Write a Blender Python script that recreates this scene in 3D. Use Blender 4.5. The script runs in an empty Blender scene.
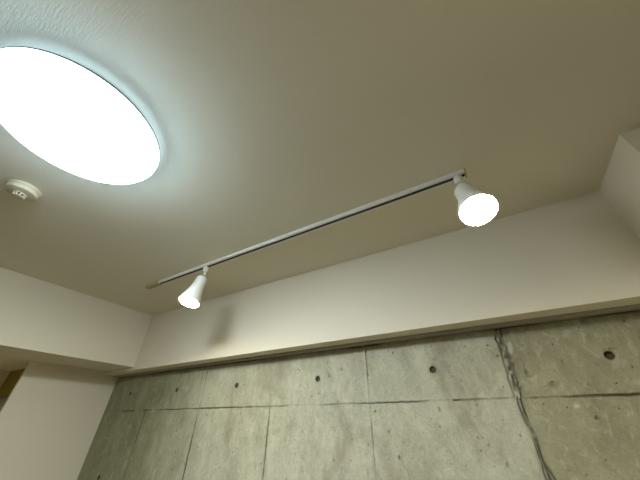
import bpy, bmesh, math, random
import numpy as np
from mathutils import Vector, Matrix

scene = bpy.context.scene
COL = scene.collection
H = 2.4                                    # ceiling height

# ------------------------------------------------------------------ camera
cam_d = bpy.data.cameras.new('camera')
cam_d.sensor_fit = 'HORIZONTAL'; cam_d.sensor_width = 36.0
cam_d.lens = 266.29 * 36.0 / 640.0
cam_d.clip_start = 0.02
cam = bpy.data.objects.new('camera', cam_d); COL.objects.link(cam)
_r = Vector((0.86141267, 0.50782688, 0.00894833))
_u = Vector((0.28717864, -0.50151345, 0.81609601))
_f = Vector((-0.41892319, 0.70042567, 0.57784707))
cam.matrix_world = Matrix(((_r.x, _u.x, -_f.x, 2.21627678),
                           (_r.y, _u.y, -_f.y, -1.3814228),
                           (_r.z, _u.z, -_f.z, H - 0.81559554),
                           (0, 0, 0, 1)))
scene.camera = cam

# ------------------------------------------------------------------ world, exposure
world = bpy.data.worlds.new('world'); scene.world = world
world.use_nodes = True
world.node_tree.nodes['Background'].inputs[0].default_value = (0.9, 0.85, 0.7, 1)
world.node_tree.nodes['Background'].inputs[1].default_value = 0.0
vs = scene.view_settings
vs.view_transform = 'Standard'; vs.look = 'None'; vs.gamma = 1.0
vs.use_curve_mapping = False
vs.exposure = 0.0

CEIL_EMIT = 95.0        # diffuser of the round ceiling light
SPOT_EMIT = 180.0       # lens of each track spotlight
HALL_W = 0.8           # hallway lamp

# ------------------------------------------------------------------ materials
def new_mat(name):
    m = bpy.data.materials.new(name); m.use_nodes = True
    nt = m.node_tree
    return m, nt, nt.nodes['Principled BSDF']

def plain(name, col, rough=0.5, metal=0.0, noise=0.0, scale=40.0):
    m, nt, b = new_mat(name)
    b.inputs['Base Color'].default_value = (*col, 1)
    b.inputs['Roughness'].default_value = rough
    b.inputs['Metallic'].default_value = metal
    tc = nt.nodes.new('ShaderNodeTexCoord')
    n = nt.nodes.new('ShaderNodeTexNoise'); n.inputs['Scale'].default_value = scale
    nt.links.new(tc.outputs['Object'], n.inputs['Vector'])
    bp = nt.nodes.new('ShaderNodeBump'); bp.inputs['Strength'].default_value = noise
    bp.inputs['Distance'].default_value = 0.001
    nt.links.new(n.outputs['Fac'], bp.inputs['Height'])
    nt.links.new(bp.outputs['Normal'], b.inputs['Normal'])
    return m

def wallpaper(name, col, streak=(60, 60, 60), strength=0.35, rot=0.0, relief=0.0015):
    """vinyl wallpaper: faint colour mottling and a fine woven relief"""
    m, nt, b = new_mat(name)
    N, L = nt.nodes, nt.links
    tc = N.new('ShaderNodeTexCoord')
    mp = N.new('ShaderNodeMapping'); mp.inputs['Scale'].default_value = streak
    mp.inputs['Rotation'].default_value = (0, 0, rot)
    L.new(tc.outputs['Object'], mp.inputs['Vector'])
    n1 = N.new('ShaderNodeTexNoise'); n1.inputs['Scale'].default_value = 3.0
    n1.inputs['Detail'].default_value = 6; n1.inputs['Roughness'].default_value = 0.65
    L.new(mp.outputs['Vector'], n1.inputs['Vector'])
    n2 = N.new('ShaderNodeTexNoise'); n2.inputs['Scale'].default_value = 1.3
    n2.inputs['Detail'].default_value = 3
    L.new(tc.outputs['Object'], n2.inputs['Vector'])
    mix = N.new('ShaderNodeMix'); mix.data_type = 'RGBA'
    mix.inputs[6].default_value = (col[0] * .965, col[1] * .965, col[2] * .955, 1)
    mix.inputs[7].default_value = (*col, 1)
    L.new(n2.outputs['Fac'], mix.inputs[0])
    L.new(mix.outputs[2], b.inputs['Base Color'])
    b.inputs['Roughness'].default_value = 0.75
    b.inputs['Specular IOR Level'].default_value = 0.25
    bp = N.new('ShaderNodeBump'); bp.inputs['Strength'].default_value = strength
    bp.inputs['Distance'].default_value = relief
    L.new(n1.outputs['Fac'], bp.inputs['Height'])
    L.new(bp.outputs['Normal'], b.inputs['Normal'])
    return m

def emitter(name, col, strength):
    m = bpy.data.materials.new(name); m.use_nodes = True
    nt = m.node_tree; nt.nodes.clear()
    e = nt.nodes.new('ShaderNodeEmission'); o = nt.nodes.new('ShaderNodeOutputMaterial')
    e.inputs[0].default_value = (*col, 1); e.inputs[1].default_value = strength
    nt.links.new(e.outputs[0], o.inputs[0])
    return m

PAPER = (0.76, 0.70, 0.545)
M_ceiling = wallpaper('ceiling_paper', (0.80, 0.745, 0.60), (14, 80, 60), 1.0, relief=0.0017)
M_wall = wallpaper('wall_paper', PAPER, (75, 75, 75), 0.4)
M_beam = wallpaper('beam_paper', PAPER, (75, 75, 75), 0.3)
M_trim = plain('painted_trim', (0.37, 0.335, 0.25), 0.7, noise=0.2)
M_mustard = plain('mustard_paint', (0.26, 0.20, 0.012), 0.6, noise=0.1)
M_door = plain('grey_door', (0.36, 0.34, 0.24), 0.5, noise=0.1)
M_white = plain('white_enamel', (0.80, 0.78, 0.70), 0.35, noise=0.02)
M_lampbody = plain('lamp_white_plastic', (0.82, 0.82, 0.74), 0.45, noise=0.02)
M_rim = plain('grey_rim', (0.30, 0.31, 0.31), 0.5)
M_black = plain('black_plastic', (0.008, 0.008, 0.008), 0.6)
M_cream = plain('cream_plastic', (0.56, 0.51, 0.36), 0.45, noise=0.02)
M_feed = plain('feed_cap_plastic', (0.46, 0.39, 0.20), 0.5, noise=0.02)
M_steel = plain('dark_steel', (0.10, 0.10, 0.09), 0.35, 0.8)
M_plug = plain('tie_hole_mortar', (0.085, 0.075, 0.043), 0.95, noise=0.6, scale=300)
M_diffuser = emitter('diffuser_glow', (0.87, 0.935, 1.0), CEIL_EMIT)
def _edge_dim(m, lo):
    # the LED board ends short of the diffuser's rim, so the rim band next to the ceiling glows less
    nt = m.node_tree; N, L = nt.nodes, nt.links
    g = N.new('ShaderNodeTexCoord'); sp = N.new('ShaderNodeSeparateXYZ')
    L.new(g.outputs['Object'], sp.inputs[0])
    mr = N.new('ShaderNodeMapRange'); mr.interpolation_type = 'SMOOTHSTEP'
    mr.inputs['From Min'].default_value = -0.075; mr.inputs['From Max'].default_value = -0.043
    mr.inputs['To Min'].default_value = CEIL_EMIT; mr.inputs['To Max'].default_value = CEIL_EMIT * lo
    L.new(sp.outputs['Z'], mr.inputs['Value'])
    # the upper flank, turned towards the ceiling, only passes stray light
    m2 = N.new('ShaderNodeMapRange')
    m2.inputs['From Min'].default_value = -0.0402; m2.inputs['From Max'].default_value = -0.034
    m2.inputs['To Min'].default_value = 1.0; m2.inputs['To Max'].default_value = 0.125
    L.new(sp.outputs['Z'], m2.inputs['Value'])
    ml = N.new('ShaderNodeMath'); ml.operation = 'MULTIPLY'
    L.new(mr.outputs['Result'], ml.inputs[0]); L.new(m2.outputs['Result'], ml.inputs[1])
    L.new(ml.outputs[0], N['Emission'].inputs['Strength'])
    mc = N.new('ShaderNodeMapRange')
    mc.inputs['From Min'].default_value = -0.075; mc.inputs['From Max'].default_value = -0.050
    L.new(sp.outputs['Z'], mc.inputs['Value'])
    mx = N.new('ShaderNodeMix'); mx.data_type = 'RGBA'
    mx.inputs[6].default_value = (0.87, 0.94, 1.0, 1); mx.inputs[7].default_value = (0.52, 0.77, 1.0, 1)
    L.new(mc.outputs['Result'], mx.inputs[0]); L.new(mx.outputs[2], N['Emission'].inputs['Color'])
_edge_dim(M_diffuser, 0.19)
M_lens = emitter('lens_glow', (1.0, 0.92, 0.70), SPOT_EMIT)

def floor_mat():
    m, nt, b = new_mat('oak_floor')
    N, L = nt.nodes, nt.links
    tc = N.new('ShaderNodeTexCoord')
    br = N.new('ShaderNodeTexBrick')
    br.inputs['Color1'].default_value = (0.17, 0.140, 0.085, 1)
    br.inputs['Color2'].default_value = (0.14, 0.115, 0.07, 1)
    br.inputs['Mortar'].default_value = (0.12, 0.08, 0.04, 1)
    br.inputs['Scale'].default_value = 1.0
    br.inputs['Brick Width'].default_value = 0.9; br.inputs['Row Height'].default_value = 0.1
    br.inputs['Mortar Size'].default_value = 0.002
    L.new(tc.outputs['Object'], br.inputs['Vector'])
    L.new(br.outputs['Color'], b.inputs['Base Color'])
    b.inputs['Roughness'].default_value = 0.4
    return m
M_floor = floor_mat()

def concrete_mat():
    m, nt, b = new_mat('board_formed_concrete')
    N, L = nt.nodes, nt.links
    def math_(op, a, bv, clamp=False):
        n = N.new('ShaderNodeMath'); n.operation = op; n.use_clamp = clamp
        for i, v in enumerate((a, bv)):
            if isinstance(v, (int, float)): n.inputs[i].default_value = v
            else: L.new(v, n.inputs[i])
        return n.outputs[0]
    def noise(scale, detail=4, rough=.6, vec=None, dist=0.0):
        n = N.new('ShaderNodeTexNoise'); n.inputs['Scale'].default_value = scale
        n.inputs['Detail'].default_value = detail; n.inputs['Roughness'].default_value = rough
        n.inputs['Distortion'].default_value = dist
        L.new(vec, n.inputs['Vector']); return n.outputs['Fac']
    def ramp(fac, stops):
        r = N.new('ShaderNodeValToRGB'); els = r.color_ramp.elements
        while len(els) < len(stops): els.new(0.5)
        for e, (p, c) in zip(els, stops): e.position = p; e.color = (*c, 1)
        L.new(fac, r.inputs[0]); return r.outputs[0]
    def mix(fac, a, c, mode='MIX'):
        n = N.new('ShaderNodeMix'); n.data_type = 'RGBA'; n.blend_type = mode
        for i, v in ((0, fac), (6, a), (7, c)):
            if isinstance(v, (int, float)): n.inputs[i].default_value = v
            elif isinstance(v, tuple): n.inputs[i].default_value = (*v, 1)
            else: L.new(v, n.inputs[i])
        return n.outputs[2]
    tc = N.new('ShaderNodeTexCoord'); V = tc.outputs['Object']
    mp = N.new('ShaderNodeMapping'); mp.inputs['Scale'].default_value = (1, 1, .55)
    mp.inputs['Rotation'].default_value = (0, 0.5, 0)
    L.new(V, mp.inputs['Vector'])
    big = noise(2.2, 5, .6, V)
    mid = noise(9, 6, .65, mp.outputs['Vector'], .4)
    fine = noise(55, 6, .7, V)
    base = ramp(big, [(0.30, (0.34, 0.335, 0.24)), (0.52, (0.45, 0.445, 0.33)), (0.72, (0.51, 0.50, 0.38))])
    c = mix(0.60, base, ramp(mid, [(0.32, (0.29, 0.28, 0.20)), (0.5, (0.46, 0.465, 0.36)), (0.68, (0.62, 0.62, 0.49))]))
    c = mix(math_('MULTIPLY', ramp(fine, [(0.35, (0, 0, 0)), (0.7, (1, 1, 1))]), 0.42), c, (0.66, 0.65, 0.51))
    grit = noise(130, 4, .7, V)
    c = mix(math_('MULTIPLY', ramp(grit, [(0.50, (0, 0, 0)), (0.75, (1, 1, 1))]), 0.55), c, (0.24, 0.22, 0.15))
    # damp, darker clouds and rusty smears
    st = noise(3.1, 5, .7, mp.outputs['Vector'], .8)
    c = mix(math_('MULTIPLY', ramp(st, [(0.53, (0, 0, 0)), (0.68, (1, 1, 1))]), 0.55), c, (0.27, 0.235, 0.16))
    # the later pour right of the ragged seam is browner; darker and greener towards the left corner
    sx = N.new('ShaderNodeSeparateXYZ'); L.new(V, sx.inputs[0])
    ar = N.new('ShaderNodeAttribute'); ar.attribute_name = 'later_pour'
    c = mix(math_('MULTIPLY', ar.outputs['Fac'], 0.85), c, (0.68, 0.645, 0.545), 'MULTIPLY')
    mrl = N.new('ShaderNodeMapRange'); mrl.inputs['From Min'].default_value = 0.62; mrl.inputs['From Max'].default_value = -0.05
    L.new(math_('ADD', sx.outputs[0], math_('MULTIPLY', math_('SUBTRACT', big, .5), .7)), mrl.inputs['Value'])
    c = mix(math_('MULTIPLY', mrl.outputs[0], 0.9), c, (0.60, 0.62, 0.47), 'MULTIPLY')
    c = mix(1.0, c, (0.91, 0.89, 0.83), 'MULTIPLY')
    # scraped, paler trowel marks
    scr = noise(24, 5, .75, mp.outputs['Vector'], 1.2)
    c = mix(math_('MULTIPLY', ramp(scr, [(0.54, (0, 0, 0)), (0.64, (1, 1, 1))]), 0.30), c, (0.60, 0.585, 0.48))
    c = mix(math_('MULTIPLY', ramp(scr, [(0.36, (1, 1, 1)), (0.46, (0, 0, 0))]), 0.30), c, (0.24, 0.225, 0.165))
    # small dark pores
    vo = N.new('ShaderNodeTexVoronoi'); vo.inputs['Scale'].default_value = 26
    L.new(V, vo.inputs['Vector'])
    sep = N.new('ShaderNodeSeparateColor'); L.new(vo.outputs['Color'], sep.inputs[0])
    rad = math_('MULTIPLY', math_('SUBTRACT', sep.outputs[0], 0.70), 0.30)
    pore = math_('LESS_THAN', vo.outputs['Distance'], rad)
    c = mix(math_('MULTIPLY', pore, 0.6), c, (0.13, 0.115, 0.08))
    # dirt lodged in joints and the ragged seam, plus shade painted along the batten gap
    at = N.new('ShaderNodeAttribute'); at.attribute_name = 'grime_shade'
    g = at.outputs['Fac']
    c = mix(g, c, (0.066, 0.059, 0.034))
    ap = N.new('ShaderNodeAttribute'); ap.attribute_name = 'pale'
    c = mix(ap.outputs['Fac'], c, (0.58, 0.57, 0.48))
    L.new(c, b.inputs['Base Color'])
    b.inputs['Roughness'].default_value = 0.85
    b.inputs['Specular IOR Level'].default_value = 0.3
    bp = N.new('ShaderNodeBump'); bp.inputs['Strength'].default_value = 0.5
    bp.inputs['Distance'].default_value = 0.002
    hh = math_('SUBTRACT', math_('ADD', math_('MULTIPLY', fine, .5), mid), math_('MULTIPLY', pore, 1.0))
    L.new(hh, bp.inputs['Height']); L.new(bp.outputs['Normal'], b.inputs['Normal'])
    return m
M_concrete = concrete_mat()

# ------------------------------------------------------------------ helpers
def link(name, me, mat, parent=None):
    o = bpy.data.objects.new(name, me); COL.objects.link(o)
    if mat: me.materials.append(mat)
    if parent: o.parent = parent
    return o

def obj(name, bm, mat, parent=None, smooth=False):
    bmesh.ops.recalc_face_normals(bm, faces=bm.faces)
    me = bpy.data.meshes.new(name); bm.to_mesh(me); bm.free()
    if smooth:
        me.polygons.foreach_set('use_smooth', [True] * len(me.polygons))
        me.set_sharp_from_angle(angle=math.radians(35))
    return link(name, me, mat, parent)

def add_box(bm, a, b, bev=0.0):
    r = bmesh.ops.create_cube(bm, size=1.0)
    vs_ = r['verts']
    for v in vs_:
        v.co = Vector((a[i] + (v.co[i] + .5) * (b[i] - a[i]) for i in range(3)))
    if bev:
        es = list({e for v in vs_ for e in v.link_edges})
        bmesh.ops.bevel(bm, geom=es, offset=bev, segments=2, affect='EDGES', profile=0.5)

def box(name, a, b, mat, parent=None, bev=0.0):
    bm = bmesh.new(); add_box(bm, a, b, bev)
    return obj(name, bm, mat, parent, smooth=False)

def add_lathe(bm, prof, n=48, M=None, a0=0.0, a1=2 * math.pi):
    """revolve (radius, height) pairs about Z, then transform by M"""
    M = M or Matrix.Identity(4)
    full = abs(a1 - a0 - 2 * math.pi) < 1e-6
    cnt = n if full else n + 1
    rings = []
    for r, z in prof:
        if r < 1e-7:
            rings.append([bm.verts.new(M @ Vector((0, 0, z)))])
        else:
            rings.append([bm.verts.new(M @ Vector((r * math.cos(a0 + (a1 - a0) * k / n), r * math.sin(a0 + (a1 - a0) * k / n), z))) for k in range(cnt)])
    for A, B in zip(rings[:-1], rings[1:]):
        for k in range(n):
            j = (k + 1) % cnt
            if len(A) == 1 and len(B) == 1: continue
            if len(A) == 1: bm.faces.new((A[0], B[k], B[j]))
            elif len(B) == 1: bm.faces.new((A[k], B[0], A[j]))
            else: bm.faces.new((A[k], B[k], B[j], A[j]))

def lathe(name, prof, mat, parent=None, n=48, M=None):
    bm = bmesh.new(); add_lathe(bm, prof, n, M)
    return obj(name, bm, mat, parent, smooth=True)

def structure(o, label=None):
    o['kind'] = 'structure'
    return o

def thing(name, label, cat, loc=(0, 0, 0), group=None):
    o = bpy.data.objects.new(name, None); COL.objects.link(o)
    o.location = loc; o.empty_display_size = 0.05
    o['label'] = label; o['category'] = cat
    if group: o['group'] = group
    return o

# ------------------------------------------------------------------ room shell
XW, XR, YB = -0.7204, 3.55, -4.3           # left wall, right wall, wall behind
YBEAM, ZBEAM = -0.1241, H - 0.4463
XL, ZL = -0.278, H - 0.4243
YEND = -0.6357
structure(box('floor', (-1.9, YB - .1, -.1), (XR + .1, .3, 0), M_floor))
structure(box('ceiling', (-1.9, YB - .1, H), (XR + .1, .3, H + .1), M_ceiling))
structure(box('wall_left', (XW - .025, YEND, 0), (XW, 0, ZL), M_wall))
M_dim = wallpaper('low_bounce_paper', (0.30, 0.27, 0.17), (75, 75, 75), 0.3)  # unseen wall stretch, coloured darker to cut the light it bounces
M_far = wallpaper('far_wall_paper', (0.68, 0.63, 0.50), (75, 75, 75), 0.3)
structure(box('wall_right', (XR, YB, 0), (XR + .1, .1, H), M_far))
structure(box('wall_front', (-1.9, YB - .1, 0), (XR + .1, YB, H), M_far))
# further stretch of the left wall past the opening, out of view
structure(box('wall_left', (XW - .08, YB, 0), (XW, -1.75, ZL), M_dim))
# deep beam along the left wall; its soffit runs on over the passage
structure(box('ceiling_beam', (-1.62, YB, ZL), (XL, YBEAM, H), M_beam))
# beam above the concrete wall
structure(box('ceiling_beam', (XW - .08, YBEAM, ZBEAM), (XR, 0, H), M_beam))
# narrow batten between beam and concrete
structure(box('trim_1', (XW, -0.040, ZBEAM - 0.0095), (2.81, -0.0005, ZBEAM), M_trim))
# column in the right-hand corner
structure(box('column', (2.8096, -0.422, 0), (XR, YBEAM, H), M_beam))
structure(box('column', (2.8096, YBEAM, 0), (XR, 0.0, ZBEAM), M_beam))
# the passage behind the left wall
structure(box('wall_passage', (-1.62, -1.83, 0), (-1.50, -0.53, ZL), M_wall))
structure(box('wall_passage', (-1.50, -1.83, 0), (XW - .08, -1.75, ZL), M_wall))
dr = box('door_1', (-1.50, -0.50, 0), (XW - .08, -0.46, ZL), M_door)
structure(dr)
box('door_header', (-1.50, -0.53, H - 0.625), (XW - .08, -0.50, ZL), M_mustard, dr)

# ------------------------------------------------------------------ concrete wall
def vnoise(seed, x):
    """smooth 1-D value noise in [-1, 1]"""
    rng = np.random.RandomState(seed); t = rng.rand(4096) * 2 - 1
    i = np.floor(x).astype(int); f = x - i; f = f * f * (3 - 2 * f)
    return t[i % 4096] * (1 - f) + t[(i + 1) % 4096] * f
def vnoise2(seed, x, y):
    rng = np.random.RandomState(seed); t = rng.rand(256, 256) * 2 - 1
    i = np.floor(x).astype(int); j = np.floor(y).astype(int); f = x - i; g = y - j
    f = f * f * (3 - 2 * f); g = g * g * (3 - 2 * g)
    a = t[i % 256, j % 256] * (1 - f) + t[(i + 1) % 256, j % 256] * f
    b_ = t[i % 256, (j + 1) % 256] * (1 - f) + t[(i + 1) % 256, (j + 1) % 256] * f
    return a * (1 - g) + b_ * g

U0, S = -0.1277, 0.6
ZJ = H - 0.7156
HOLES = [(-0.4147 + S * k, H - 0.5958) for k in range(6)] + [(-0.4300 + S * k, H - 1.1157) for k in range(6)]
HOLE_R = 0.0145

def concrete_wall():
    x0, x1, z0, z1 = XW - .08, 2.85, 1.0, ZBEAM + .02
    st = 0.0035
    nx, nz = int((x1 - x0) / st) + 1, int((z1 - z0) / st) + 1
    xs = np.linspace(x0, x1, nx); zs = np.linspace(z0, z1, nz)
    X, Z = np.meshgrid(xs, zs)
    depth = np.zeros_like(X); grime_shade = np.zeros_like(X); pale = np.zeros_like(X)
    def groove(d, w, dep, g, mask=1.0):
        nonlocal depth, grime_shade
        k = np.clip(1 - np.abs(d) / w, 0, 1) * mask
        depth = np.maximum(depth, k * dep)
        grime_shade = np.maximum(grime_shade, np.clip(k * 1.6, 0, 1) * g)
    # general unevenness, slight step from panel to panel
    relief = 0.0012 * vnoise2(3, X * 4, Z * 4) + 0.0006 * vnoise2(4, X * 16, Z * 16)
    # horizontal joint, broken where it was rubbed flat
    wob = 0.0016 * vnoise(5, X * 9) + 0.0010 * vnoise(6, X * 45)
    vis = np.clip(0.62 + 0.75 * vnoise(7, X * 5.5) + 0.3 * vnoise(8, X * 23), 0.10, 1)
    vis = np.where((X > 1.94) & (X < 2.04), 0.12, vis)
    vis = np.where((X > 1.70) & (X < 1.94), .62 + .3 * vnoise(9, X * 14), vis)
    vis = np.where(X > 2.28, np.clip(.15 + (X - 2.28) * 2.6, 0, .95) + .18 * vnoise(10, X * 16), vis)
    vis = np.where((X > -0.28) & (X < -0.16), 0.05, vis)
    vis = np.where(X < -0.46, 0.10, vis)
    wj = np.where(X > 2.28, 0.0056, 0.0046)
    groove(Z - ZJ - wob, wj, 0.006, 0.95, vis)
    # a vertical joint: x position, top end, seed, width
    def vjoint(xc, top, seed, w, g, faint=0.0):
        wb = 0.0014 * vnoise(seed, Z * 11) + 0.0010 * vnoise(seed + 1, Z * 50)
        v = np.clip(0.70 + 0.7 * vnoise(seed + 2, Z * 7) + 0.25 * vnoise(seed + 3, Z * 30), 0.18, 1)
        v = v * np.where(Z < top, 1.0, faint)
        groove(X - xc - wb, w, 0.006, g, v)
    vjoint(U0, ZJ + .012, 21, .0090, 1.0)
    vjoint(U0 + S, ZBEAM + 1, 31, .0086, 1.0)
    vjoint(U0 + 2 * S, ZJ + .055, 41, .0056, .9)
    vjoint(U0 + 3 * S, ZBEAM + 1, 51, .0044, .9)
    # pale rubbed lip left of the full-height joint and at the panel edges
    for xc, s in ((U0 + 3 * S - .009, 61), (U0 + S - .008, 62)):
        pale = np.maximum(pale, np.clip(1 - np.abs(X - xc - .001 * vnoise(s, Z * 20)) / .008, 0, 1) * .45 * (Z > ZJ))
    # ragged construction seam: two wandering grooves with a torn ridge between
    zt = np.clip((Z - ZJ) / (ZBEAM - ZJ), -1.2, 1)          # 0 at joint, 1 at beam
    cx = 2.272 + 0.010 * np.clip(zt, 0, 1) + 0.0022 * vnoise(71, Z * 16) + 0.0016 * vnoise(72, Z * 50)
    half = np.where(zt > 0, 0.0145 + 0.0045 * vnoise(73, Z * 14), 0.0048 + 0.0014 * vnoise(74, Z * 18))
    for sgn, sd in ((-1, 81), (1, 91)):
        e = cx + sgn * half + np.where(zt > 0, 1.0, .4) * (0.0030 * vnoise(sd, Z * 80) + 0.0024 * vnoise(sd + 1, Z * 30))
        v = np.clip(0.72 + .55 * vnoise(sd + 2, Z * 17), .25, 1)
        groove(X - e, .0050, .010, .80, v)
    inside = np.clip(1 - np.abs(X - cx) / (half + .004), 0, 1) ** .5
    torn = vnoise2(101, X * 120, Z * 70)
    depth = np.maximum(depth, inside * np.clip(.004 + .006 * torn, 0, 1))
    grime_shade = np.maximum(grime_shade, inside * np.clip(.30 + .9 * torn, 0, .85))
    stain = np.clip(1 - np.abs(X - cx) / (half + .022), 0, 1)
    grime_shade = np.maximum(grime_shade, stain * np.clip(.26 + .30 * vnoise2(103, X * 60, Z * 35), 0, .5))
    # pale torn flake on the seam just under the beam, and patch below the joint
    fl = np.clip(1 - (((X - 2.304 - .12 * (Z - 1.865)) / .008) ** 2 + ((Z - 1.862) / .026) ** 2), 0, 1)
    pale = np.maximum(pale, np.clip(fl * 2.5, 0, .5)); depth = depth - fl * .006
    grime_shade = np.where(fl > .1, grime_shade * .15, grime_shade)
    # branch near the bottom of the picture
    br = (Z < 1.50) & (Z > 1.40)
    groove(X - (2.276 + (1.50 - Z) * .30), .005, .006, .8, np.where(br, 1.0, 0.0))
    pale = np.maximum(pale, inside * np.clip(-torn * 1.2 - .3, 0, .32) * (zt > 0))
    # irregular gap where the concrete meets the batten, its shade painted into the colour
    groove(Z - (ZBEAM - .0115) - .0012 * vnoise(141, X * 30), .0055 + .003 * np.abs(vnoise(142, X * 12)), .006, .9, np.clip(.6 + .6 * vnoise(143, X * 6), .25, 1))
    # chips and blow holes
    rng = np.random.RandomState(12)
    for _ in range(620):
        px, pz = rng.uniform(-.7, 2.8), rng.uniform(1.15, 1.95)
        r = 0.0016 + 0.0036 * rng.rand() ** 6
        ix0, ix1 = int((px - .03 - x0) / st), int((px + .03 - x0) / st)
        iz0, iz1 = int((pz - .03 - z0) / st), int((pz + .03 - z0) / st)
        if ix0 < 0 or iz0 < 0: continue
        sl = (slice(iz0, iz1), slice(ix0, ix1))
        k = np.clip(1.4 - np.hypot((X[sl] - px), (Z[sl] - pz) * rng.uniform(.5, 1.1)) / r, 0, 1)
        depth[sl] = np.maximum(depth[sl], k * .004); grime_shade[sl] = np.maximum(grime_shade[sl], k * rng.uniform(.25, .85))
    for px, pz, rx, rz, g in ((2.392, 1.722, .018, .014, .45), (2.43, 1.655, .010, .006, 0), (2.325, 1.765, .007, .016, .5),
                              (1.978, 1.655, .005, .010, .7), (1.748, 1.575, .005, .005, .9), (2.600, 1.822, .014, .008, .35)):
        k = np.clip(1.2 - np.hypot((X - px) / rx, (Z - pz) / rz) + .35 * vnoise2(111, X * 130, Z * 130), 0, 1)
        if g: grime_shade = np.maximum(grime_shade, k * g); depth = np.maximum(depth, k * .004)
        else: pale = np.maximum(pale, k * .7)
    # rust-brown water marks under some of the plugs are left to the material; grime at joint crossings
    for k in range(1, 5):
        q = np.clip(1 - np.hypot((X - U0 - S * k) / .05, (Z - ZJ) / .03), 0, 1)
        grime_shade = np.maximum(grime_shade, q * np.clip(.10 + .30 * vnoise2(120 + k, X * 60, Z * 60), 0, .35))
    # tie-hole cavities
    keep_out = np.zeros_like(X, bool)
    for hx, hz in HOLES:
        d = np.hypot(X - hx, Z - hz)
        keep_out |= d < HOLE_R * .98
        ring = np.clip(1 - np.abs(d - HOLE_R * 1.05) / .008, 0, 1)
        grime_shade = np.maximum(grime_shade, ring * np.clip(.18 + .25 * vnoise2(131, X * 90, Z * 90), 0, .4))
    Y = depth + relief * (depth < .002)
    # vertices close to a hole rim sit exactly on the rim so the opening is round
    for hx, hz in HOLES:
        d = np.hypot(X - hx, Z - hz)
        near = (d > HOLE_R * .6) & (d < HOLE_R + st * .75)
        a = np.arctan2(Z - hz, X - hx)
        X = np.where(near, hx + HOLE_R * np.cos(a), X); Z = np.where(near, hz + HOLE_R * np.sin(a), Z)
        Y = np.where(near, 0.0, Y)
    co = np.stack([X, Y, Z], -1).reshape(-1, 3)
    idx = np.arange(nx * nz).reshape(nz, nx)
    quads = np.stack([idx[:-1, :-1], idx[:-1, 1:], idx[1:, 1:], idx[1:, :-1]], -1).reshape(-1, 4)
    cen = co[quads].mean(1)
    drop = np.zeros(len(quads), bool)
    for hx, hz in HOLES:
        drop |= np.hypot(cen[:, 0] - hx, cen[:, 2] - hz) < HOLE_R * .97
    quads = quads[~drop]
    me = bpy.data.meshes.new('wall_back')
    # lower and upper plain pieces, side returns and a back face give the wall its thickness
    extra = np.array([(x0, 0, 0), (x1, 0, 0), (x1, 0, z0), (x0, 0, z0),
                      (x0, .25, 0), (x1, .25, 0), (x1, .25, z1), (x0, .25, z1), (x0, 0, z1), (x1, 0, z1)], float)
    n0 = len(co)
    ef = [(0, 1, 2, 3), (5, 4, 7, 6), (0, 4, 5, 1), (8, 9, 6, 7), (0, 3, 8, 7, 4), (1, 5, 6, 9, 2)]
    verts = np.concatenate([co, extra])
    faces = quads.tolist() + [[n0 + i for i in f] for f in ef]
    me.from_pydata(verts.tolist(), [], faces)
    for nm, arr in (('grime_shade', grime_shade), ('pale', pale), ('later_pour', np.clip((X - cx) / .006 + .5, 0, 1))):
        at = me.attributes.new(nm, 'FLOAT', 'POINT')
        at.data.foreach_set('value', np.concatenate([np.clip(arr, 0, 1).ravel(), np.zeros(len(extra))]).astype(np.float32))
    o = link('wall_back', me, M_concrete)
    structure(o)
    for hx, hz in HOLES:
        bm = bmesh.new()
        M = Matrix.Translation((hx, 0, hz)) @ Matrix.Rotation(math.radians(-90), 4, 'X')
        add_lathe(bm, [(HOLE_R + .0022, 0.0004), (HOLE_R - .0005, 0.0010), (HOLE_R - .001, .010), (HOLE_R - .004, .013),
                       (.004, .0115), (.0, .012)], 28, M)
        t = obj('tie_hole', bm, M_plug, o, smooth=True)
        t['label'] = 'dark round recessed tie hole in the concrete'
    return o
concrete_wall()
# rest of the back wall, out of sight behind the column
structure(box('wall_back', (2.85, 0.0, 0), (XR, .25, H), M_wall))

# ------------------------------------------------------------------ round ceiling light
CL = Vector((1.301, -1.350, H))
t = thing('ceiling_light', 'large round glowing white ceiling light on the ceiling', 'ceiling light', CL)
R0 = 0.2255
lathe('base', [(0, 0), (.196, 0), (.200, -.002), (.200, -.010), (.197, -.012), (0, -.012)], M_white, t, 96)
lathe('rim', [(R0 - .0015, -.0322), (R0 + .0006, -.0330), (R0 + .0008, -.0396), (R0 - .0005, -.0400)], M_rim, t, 96)
prof = [(.196, -.0125), (R0 - .010, -.022), (R0 - .003, -.030), (R0 - .0008, -.0355), (R0 - .0008, -.0405)]
for k in range(1, 19):
    a = k / 18 * math.pi / 2
    prof.append(((R0 - .0005) * math.cos(a) ** .85 if k < 18 else 0.0, -.0405 - .060 * math.sin(a)))
lathe('diffuser', prof, M_diffuser, t, 96)

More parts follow.
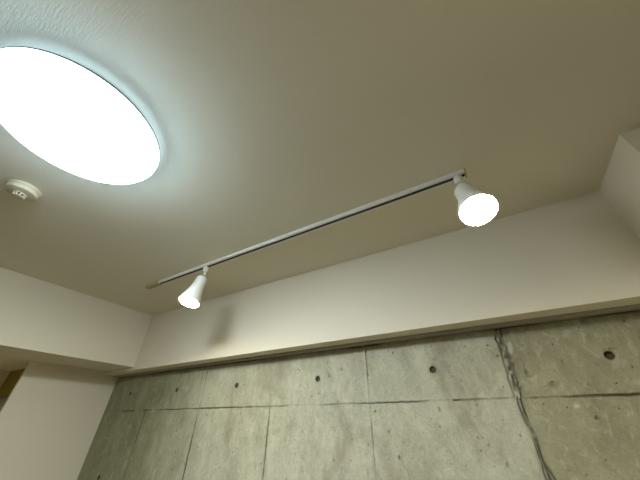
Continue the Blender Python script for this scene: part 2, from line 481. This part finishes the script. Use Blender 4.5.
# ------------------------------------------------------------------ smoke detector
t = thing('smoke_detector', 'small round cream smoke detector on the ceiling beside the big round light', 'smoke detector', (0.735, -1.335, H))
t.scale = (.93, .93, .95)
lathe('base', [(0, 0), (.058, 0), (.0595, -.002), (.0595, -.012), (.058, -.014), (0, -.014)], M_cream, t, 48)
lathe('housing', [(0, -.0142), (.0555, -.0142), (.0560, -.017), (.0550, -.026), (.052, -.030), (.040, -.0325), (.026, -.034), (0, -.034)], M_cream, t, 48)
bm = bmesh.new()
add_lathe(bm, [(.021, -.0345), (.0225, -.0345), (.0225, -.0375), (.021, -.0375), (.021, -.0345)], 40)
add_lathe(bm, [(0.0, -.0465), (.0195, -.0465), (.0205, -.0475), (.0200, -.0495), (.016, -.0505), (0, -.0505)], 40)
for k in range(10):
    a = 2 * math.pi * k / 10
    c, s = math.cos(a), math.sin(a)
    r = bmesh.ops.create_cube(bm, size=1.0)
    for v in r['verts']:
        x, y, z = .0200 + v.co.x * .003, v.co.y * .0042, -.042 + v.co.z * .011
        v.co = Vector((x * c - y * s, x * s + y * c, z))
cg = obj('sensor_cage', bm, M_cream, t, smooth=True)
lathe('sensor_core', [(0, -.0342), (.0165, -.0342), (.0165, -.0464), (0, -.0464)], M_black, cg, 32)

# ------------------------------------------------------------------ lighting track
TY = -0.511
TX0, TX1 = 0.425, 2.339
t = thing('lighting_track', 'long straight white lighting track fixed to the ceiling', 'lighting track', ((TX0 + TX1) / 2, TY, H))
hl = (TX1 - TX0) / 2
bm = bmesh.new()
W, HT, SL, TH = .0165, .0185, .0078, .0016
outer = [(-W, 0), (-W, -HT), (-SL, -HT), (-SL, -HT + TH), (-W + TH, -HT + TH), (-W + TH, -.003),
         (W - TH, -.003), (W - TH, -HT + TH), (SL, -HT + TH), (SL, -HT), (W, -HT), (W, 0)]
A = [bm.verts.new((-hl, y, z)) for y, z in outer]; B = [bm.verts.new((hl, y, z)) for y, z in outer]
for k in range(12):
    j = (k + 1) % 12
    bm.faces.new((A[k], A[j], B[j], B[k]))
bm.faces.new(A); bm.faces.new(list(reversed(B)))
obj('rail', bm, M_white, t)
bm = bmesh.new()
add_box(bm, (-hl + .001, -W + TH + .0002, -HT + TH + .0004), (hl - .001, W - TH - .0002, -.0032))
c_ = obj('conductor_channel', bm, M_black, t); c_['label'] = 'black inside of the track slot'
fd = box('feed_cap', (-hl - .150, -W - .001, -.0205), (-hl - .0002, W + .001, 0), M_feed, t, bev=.0025)
fd['label'] = 'cream end cap with the power feed'
ec = box('end_cap', (hl + .0002, -W - .001, -.0205), (hl + .006, W + .001, 0), M_feed, t, bev=.0018)

# ------------------------------------------------------------------ track spotlights
def spotlight(label, x, d):
    d = Vector(d).normalized()
    t = thing('track_spotlight', label, 'spotlight', (x, TY, H), 'spotlights on the ceiling track')
    zt = -HT - .0003
    lathe('track_adapter', [(0, zt), (.0150, zt), (.0158, zt - .002), (.0158, zt - .029), (.0140, zt - .033), (0, zt - .033)], M_lampbody, t, 32)
    lathe('stem', [(0, zt - .0332), (.0060, zt - .0332), (.0060, zt - .056), (0, zt - .056)], M_white, t, 20)
    P = Vector((0, 0, zt - .062))
    FL = .965
    # local frame with +Z along the aim
    q = d.to_track_quat('Z', 'Y').to_matrix().to_4x4()
    M = Matrix.Translation(P) @ q
    bm = bmesh.new()
    add_lathe(bm, [(0, -.0085), (.006, -.0065), (.0085, 0), (.006, .0065), (0, .0085)], 20, M @ Matrix.Rotation(math.pi / 2, 4, 'X'))
    k = obj('swivel', bm, M_steel, t, smooth=True); k['label'] = 'dark swivel joint'
    prof = [(0, .010), (.020, .0105), (.027, .0125), (.0315, .017), (.0335, .024), (.0340, .034), (.0340, .052), (.0346, .066),
            (.0365, .082), (.0400, .100), (.0450, .120), (.0505, .139), (.0550, .154), (.0580, .166), (.0592, .173), (.0592, .180),
            (.0575, .182), (.0550, .1805), (.0545, .177), (.0, .177)]
    prof = [(r * FL, z) for r, z in prof]
    lathe('shade', prof, M_lampbody, t, 56, M)
    lp = [(0.0545 * FL, .1775), (0.0548 * FL, .1812), (.048, .1845), (.038, .1870), (.024, .1885), (0, .189)]
    l = lathe('lens', lp, M_lens, t, 56, M); l['label'] = 'glowing warm white lens'
    return t
spotlight('white cone spotlight hanging at the left end of the track', 0.890, (0.00, -0.24, -0.97))
spotlight('white spotlight at the right end of the track with a glaring lens', 2.312, (0.055, -0.394, -0.913))

# ------------------------------------------------------------------ passage lamp (warm, out of sight in the passage)
ld = bpy.data.lights.new('passage_lamp', 'POINT'); ld.energy = HALL_W; ld.color = (1.0, .72, .28); ld.shadow_soft_size = .06
lo = bpy.data.objects.new('passage_lamp', ld); lo.location = (-0.98, -1.00, 1.25); COL.objects.link(lo)
